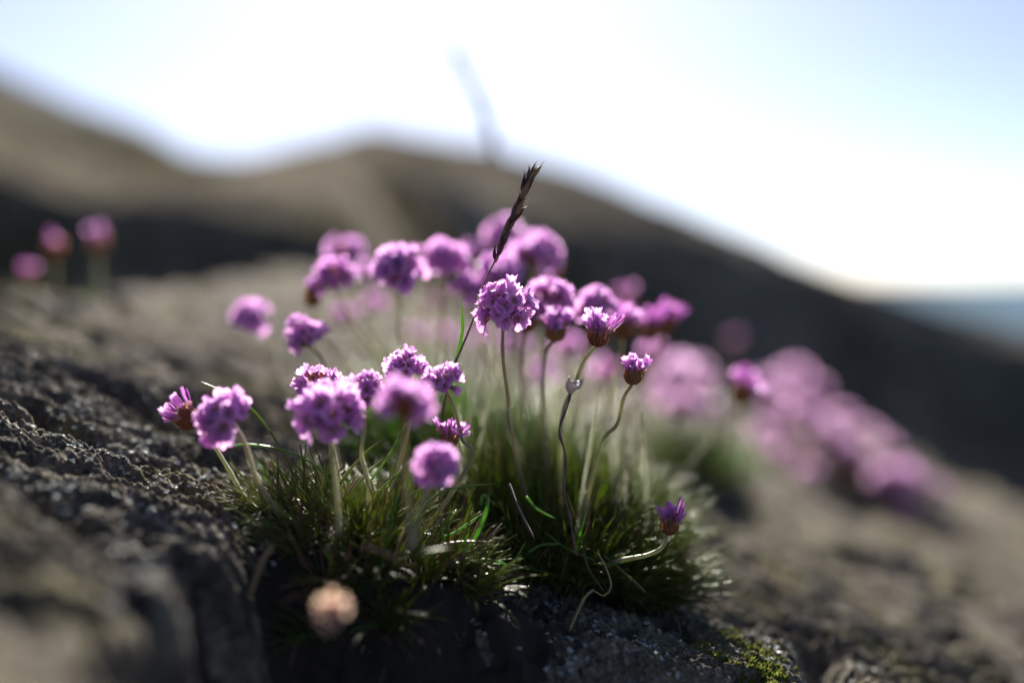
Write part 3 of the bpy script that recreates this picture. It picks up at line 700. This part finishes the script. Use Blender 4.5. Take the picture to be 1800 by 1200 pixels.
for i, (r, z) in enumerate(prof):
    for j in range(k):
        a = 2*math.pi*j/k
        lip = (8*math.exp(-((a-3.3)/.7)**2) - 7*math.exp(-((a-5.4)/.8)**2) + 3*math.exp(-(a/.5)**2))*(z/17) if i >= 3 else 0
        rr = r*(1+0.10*math.sin(3*a+1)+(0.35 if (a < .9 or a > 5.6) and 2 < i < 7 else 0)); zz = z+lip*(1 if i < 7 else .4)
        vs_.append(c0+Vector((rr*math.cos(a)*1.15+zz*0.25, rr*math.sin(a), zz))*sxx*1.0)
mb.add(vs_, [(i*k+j, i*k+(j+1) % k, (i+1)*k+(j+1) % k, (i+1)*k+j) for i in range(len(prof)-1) for j in range(k)])
link('cup', mb.mesh('cup', [M['husk']]), t)

# ------------------------------------------------------------------ near-black sheet over the hollow below the front tuft, painting in its deep shade
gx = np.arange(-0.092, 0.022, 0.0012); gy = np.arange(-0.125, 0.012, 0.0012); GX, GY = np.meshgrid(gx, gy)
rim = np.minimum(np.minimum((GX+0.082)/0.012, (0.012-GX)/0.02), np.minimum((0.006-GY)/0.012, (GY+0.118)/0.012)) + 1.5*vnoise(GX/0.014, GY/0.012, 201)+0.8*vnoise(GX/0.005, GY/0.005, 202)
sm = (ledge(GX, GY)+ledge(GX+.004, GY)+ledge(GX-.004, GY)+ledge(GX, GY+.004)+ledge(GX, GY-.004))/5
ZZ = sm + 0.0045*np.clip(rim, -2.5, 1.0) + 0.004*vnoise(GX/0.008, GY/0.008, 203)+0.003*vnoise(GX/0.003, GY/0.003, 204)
ob = link('soil_and_shade', grid_mesh('soil_and_shade', gx, gy, ZZ), None, M['soil_and_shade']); ob['kind'] = 'structure'

# ------------------------------------------------------------------ moss and lichen on the rock
q = random.Random(11); mb = MB(); nrm = Vector((.32, -.1, .94)).normalized()
cnt = 0
pm = at(1345, 1115, .36)
N = 9000
gx = np.array([q.gauss(0, 1) for _ in range(N)]); gy = np.array([q.gauss(0, 1) for _ in range(N)])
mx = 0.080+gx*0.014; my = -0.008+gy*0.017-0.25*gx*0.014
keep = vnoise(mx/.006, my/.006, 91) + 0.35 - 0.28*np.hypot(gx, gy)
mz = ledge(mx, my)
for i in range(N):
    if keep[i] < 0: continue
    b = Vector((mx[i], my[i], mz[i]-0.0002)); d = (nrm+Vector((q.gauss(0, .5), q.gauss(0, .5), 0))).normalized(); L = q.uniform(.0007, .0017); w = L*.32
    o1 = d.orthogonal().normalized(); o2 = d.cross(o1)
    mb.add([b+o1*w, b-o1*.5*w+o2*.87*w, b-o1*.5*w-o2*.87*w, b+d*L], [(0, 1, 3), (1, 2, 3), (2, 0, 3)])
ob = link('moss', mb.mesh('moss', [M['moss']])); ob['kind'] = 'stuff'; tag(ob, 'yellow-green moss patch on the edge of the rock', 'moss')
mb = MB()
N = 9000
lx = np.array([q.uniform(-.16, .14) for _ in range(N)]); ly = np.array([q.uniform(-.11, .06) for _ in range(N)])
keep = vnoise(lx/.016, ly/.012, 95)+0.5*vnoise(lx/.005, ly/.004, 96); lz = ledge(lx, ly)
e = 0.002; nx_ = (ledge(lx-e, ly)-ledge(lx+e, ly))/(2*e); ny_ = (ledge(lx, ly-e)-ledge(lx, ly+e))/(2*e)
for i in range(N):
    if keep[i] < 0.10: continue
    nn = Vector((nx_[i]*.6, ny_[i]*.6, 1)).normalized()
    o1 = nn.orthogonal().normalized(); o2 = nn.cross(o1); a0 = q.uniform(0, 6.28); s_ = q.uniform(.0005, .0013); b = Vector((lx[i], ly[i], lz[i]+.0001))
    vs_ = [b+nn*q.uniform(.0001, .0003)]
    kk = 6
    for j in range(kk):
        a = a0+2*math.pi*j/kk; rr = s_*q.uniform(.5, 1.2); vs_.append(b+o1*rr*math.cos(a)+o2*rr*math.sin(a)+nn*q.uniform(-.0002, .0009))
    mb.add(vs_, [(0, 1+j, 1+(j+1) % kk) for j in range(kk)])
ob = link('lichen', mb.mesh('lichen', [M['lichen']], False)); ob['kind'] = 'stuff'; tag(ob, 'grey crusty lichen flakes scattered over the rock', 'lichen')

# ------------------------------------------------------------------ quartz grains that glint in the sun
m, n, l, p, o = mat('quartz'); p.inputs['Base Color'].default_value = (0.6, 0.58, 0.54, 1); p.inputs['Roughness'].default_value = 0.14; p.inputs['IOR'].default_value = 1.55
mb = MB()
for i in range(260):
    if i < 130: x = q.uniform(-.26, .02); y = q.uniform(.05, .55)
    else: x = q.uniform(-.16, .16); y = q.uniform(-.09, .10)
    if x < -.25 and y > .2: continue
    r = q.uniform(.0003, .0008) if i < 130 else q.uniform(.0002, .0005); b = Vector((x, y, h(x, y)+r*.4)); vs_ = []; sx, sy, sz = (q.uniform(.7, 1.3) for _ in range(3))
    for a in range(1, 5):
        th = math.pi*a/5
        for c in range(8):
            ph = 2*math.pi*c/8; vs_.append(b+Vector((sx*r*math.sin(th)*math.cos(ph), sy*r*math.sin(th)*math.sin(ph), sz*r*math.cos(th))))
    vs_ += [b+Vector((0, 0, sz*r)), b-Vector((0, 0, sz*r))]
    fs = [(a*8+c, (a+1)*8+c, (a+1)*8+(c+1) % 8, a*8+(c+1) % 8) for a in range(3) for c in range(8)]+[(32, c, (c+1) % 8) for c in range(8)]+[(33, 24+(c+1) % 8, 24+c) for c in range(8)]
    mb.add(vs_, fs)
ob = link('quartz_grains', mb.mesh('quartz_grains', [m])); ob['kind'] = 'stuff'; tag(ob, 'tiny pale quartz grains glinting across the rock', 'grains')
